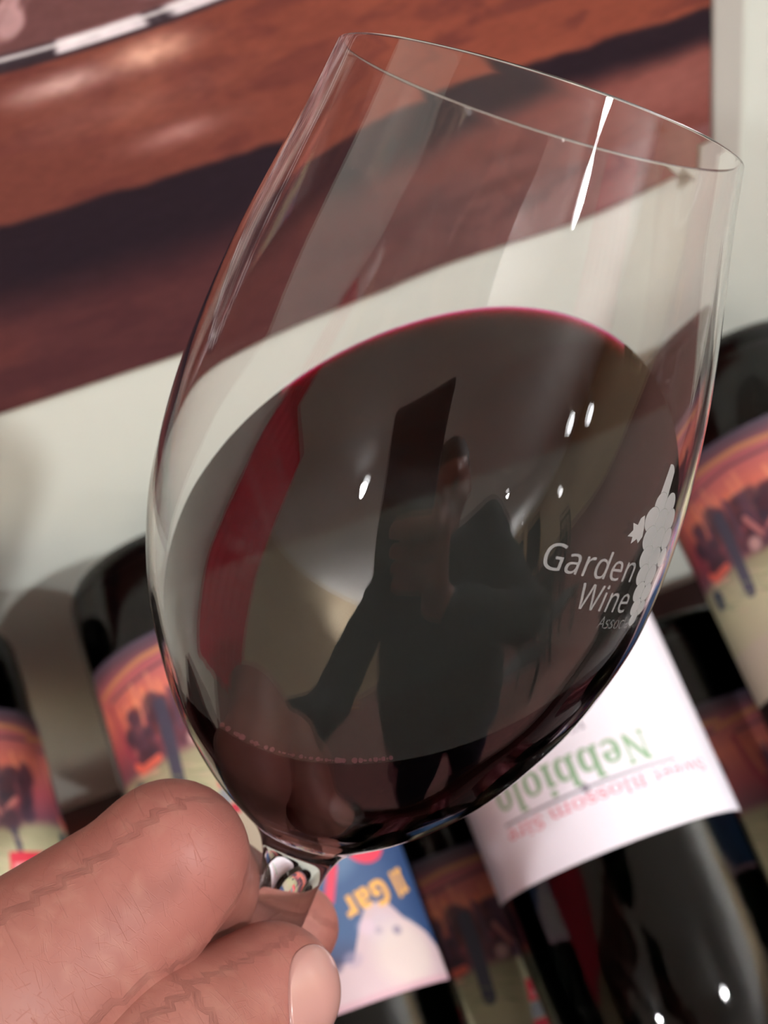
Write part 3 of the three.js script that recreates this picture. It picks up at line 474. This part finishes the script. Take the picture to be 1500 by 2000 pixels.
const nailMat = phys({ color: lin(0.5, 0.26, 0.23), roughness: 0.25, clearcoat: 0.4, clearcoatRoughness: 0.2 });
mesh('thumbnail', nail(HJ.t_tip, HJ.t_ip, ph(0.05, 0.22, -1), 0.0175, 0.016, 0.0012), nailMat, person);

// the phone that the picture is taken with, just behind the lens
{
  const g = thing('smartphone', W(...ph(0, 0, 0))); tag(g, 'black smartphone held up behind the glass, seen only as a dark reflection', 'phone');
  g.quaternion.setFromRotationMatrix(new THREE.Matrix4().makeBasis(phoneAxes[0], phoneAxes[1].clone().negate(), phoneAxes[2].clone().negate()));
  const black = phys({ color: lin(0.01, 0.01, 0.012), roughness: 0.25 });
  mesh('case', box(0.078, 0.158, 0.009, -0.024, -0.056, 0.0085, 0.008), black, g);
  mesh('screen', box(0.071, 0.15, 0.001, -0.024, -0.056, 0.0132, 0.0004), black, g);
}
// chairs across the room
const chairMat = std({ color: lin(0.014, 0.012, 0.013), roughness: 0.35 });
function makeChair(label, x, z, turn) {
  const c = thing('dining_chair', V(x, 0, z)); c.rotation.y = turn; tag(c, label, 'chair', 'dark chairs across the tasting room');
  mesh('seat', box(0.44, 0.035, 0.43, 0, 0.455, 0, 0.012), chairMat, c);
  for (const sx of [-1, 1]) for (const sz of [-1, 1]) mesh('leg', new THREE.CylinderGeometry(0.018, 0.014, 0.44, 12).translate(sx * 0.19, 0.22, sz * 0.18), chairMat, c);
  for (const sx of [-1, 1]) mesh('back_post', new THREE.CylinderGeometry(0.016, 0.018, 0.52, 12).translate(sx * 0.19, 0.72, 0.19), chairMat, c);
  for (let k = 0; k < 5; k++) mesh('back_slat', box(0.02, 0.42, 0.012, -0.13 + k * 0.065, 0.71, 0.19, 0.004), chairMat, c);
  mesh('top_rail', box(0.42, 0.06, 0.024, 0, 0.95, 0.19, 0.008), chairMat, c);
  return c;
}
const ch = makeChair('dark slat-backed chair nearest to the taster', 1.05, 2.6, 0.5);
[['dark slat-backed chair drawn up beside the first', 1.75, 2.9, -0.4], ['dark slat-backed chair standing under the dark windows', 1.9, 4.6, 2.9], ['dark slat-backed chair turned towards the tan wall', 2.9, 3.8, 1.4], ['dark slat-backed chair standing right behind the taster', 0.62, 1.15, 0.9], ['dark slat-backed chair further to the right behind the taster', 1.15, 1.45, 0.2]].forEach(([l, x, z, t]) => {
  const c = ch.clone(); c.name = numbered('dining_chair'); c.userData.label = l; c.position.set(x, 0, z); c.rotation.y = t; scene.add(c);
});
scene.traverse((o) => { if (o.isMesh) { o.castShadow = true; o.receiveShadow = true; } });
renderer.render(scene, camera);
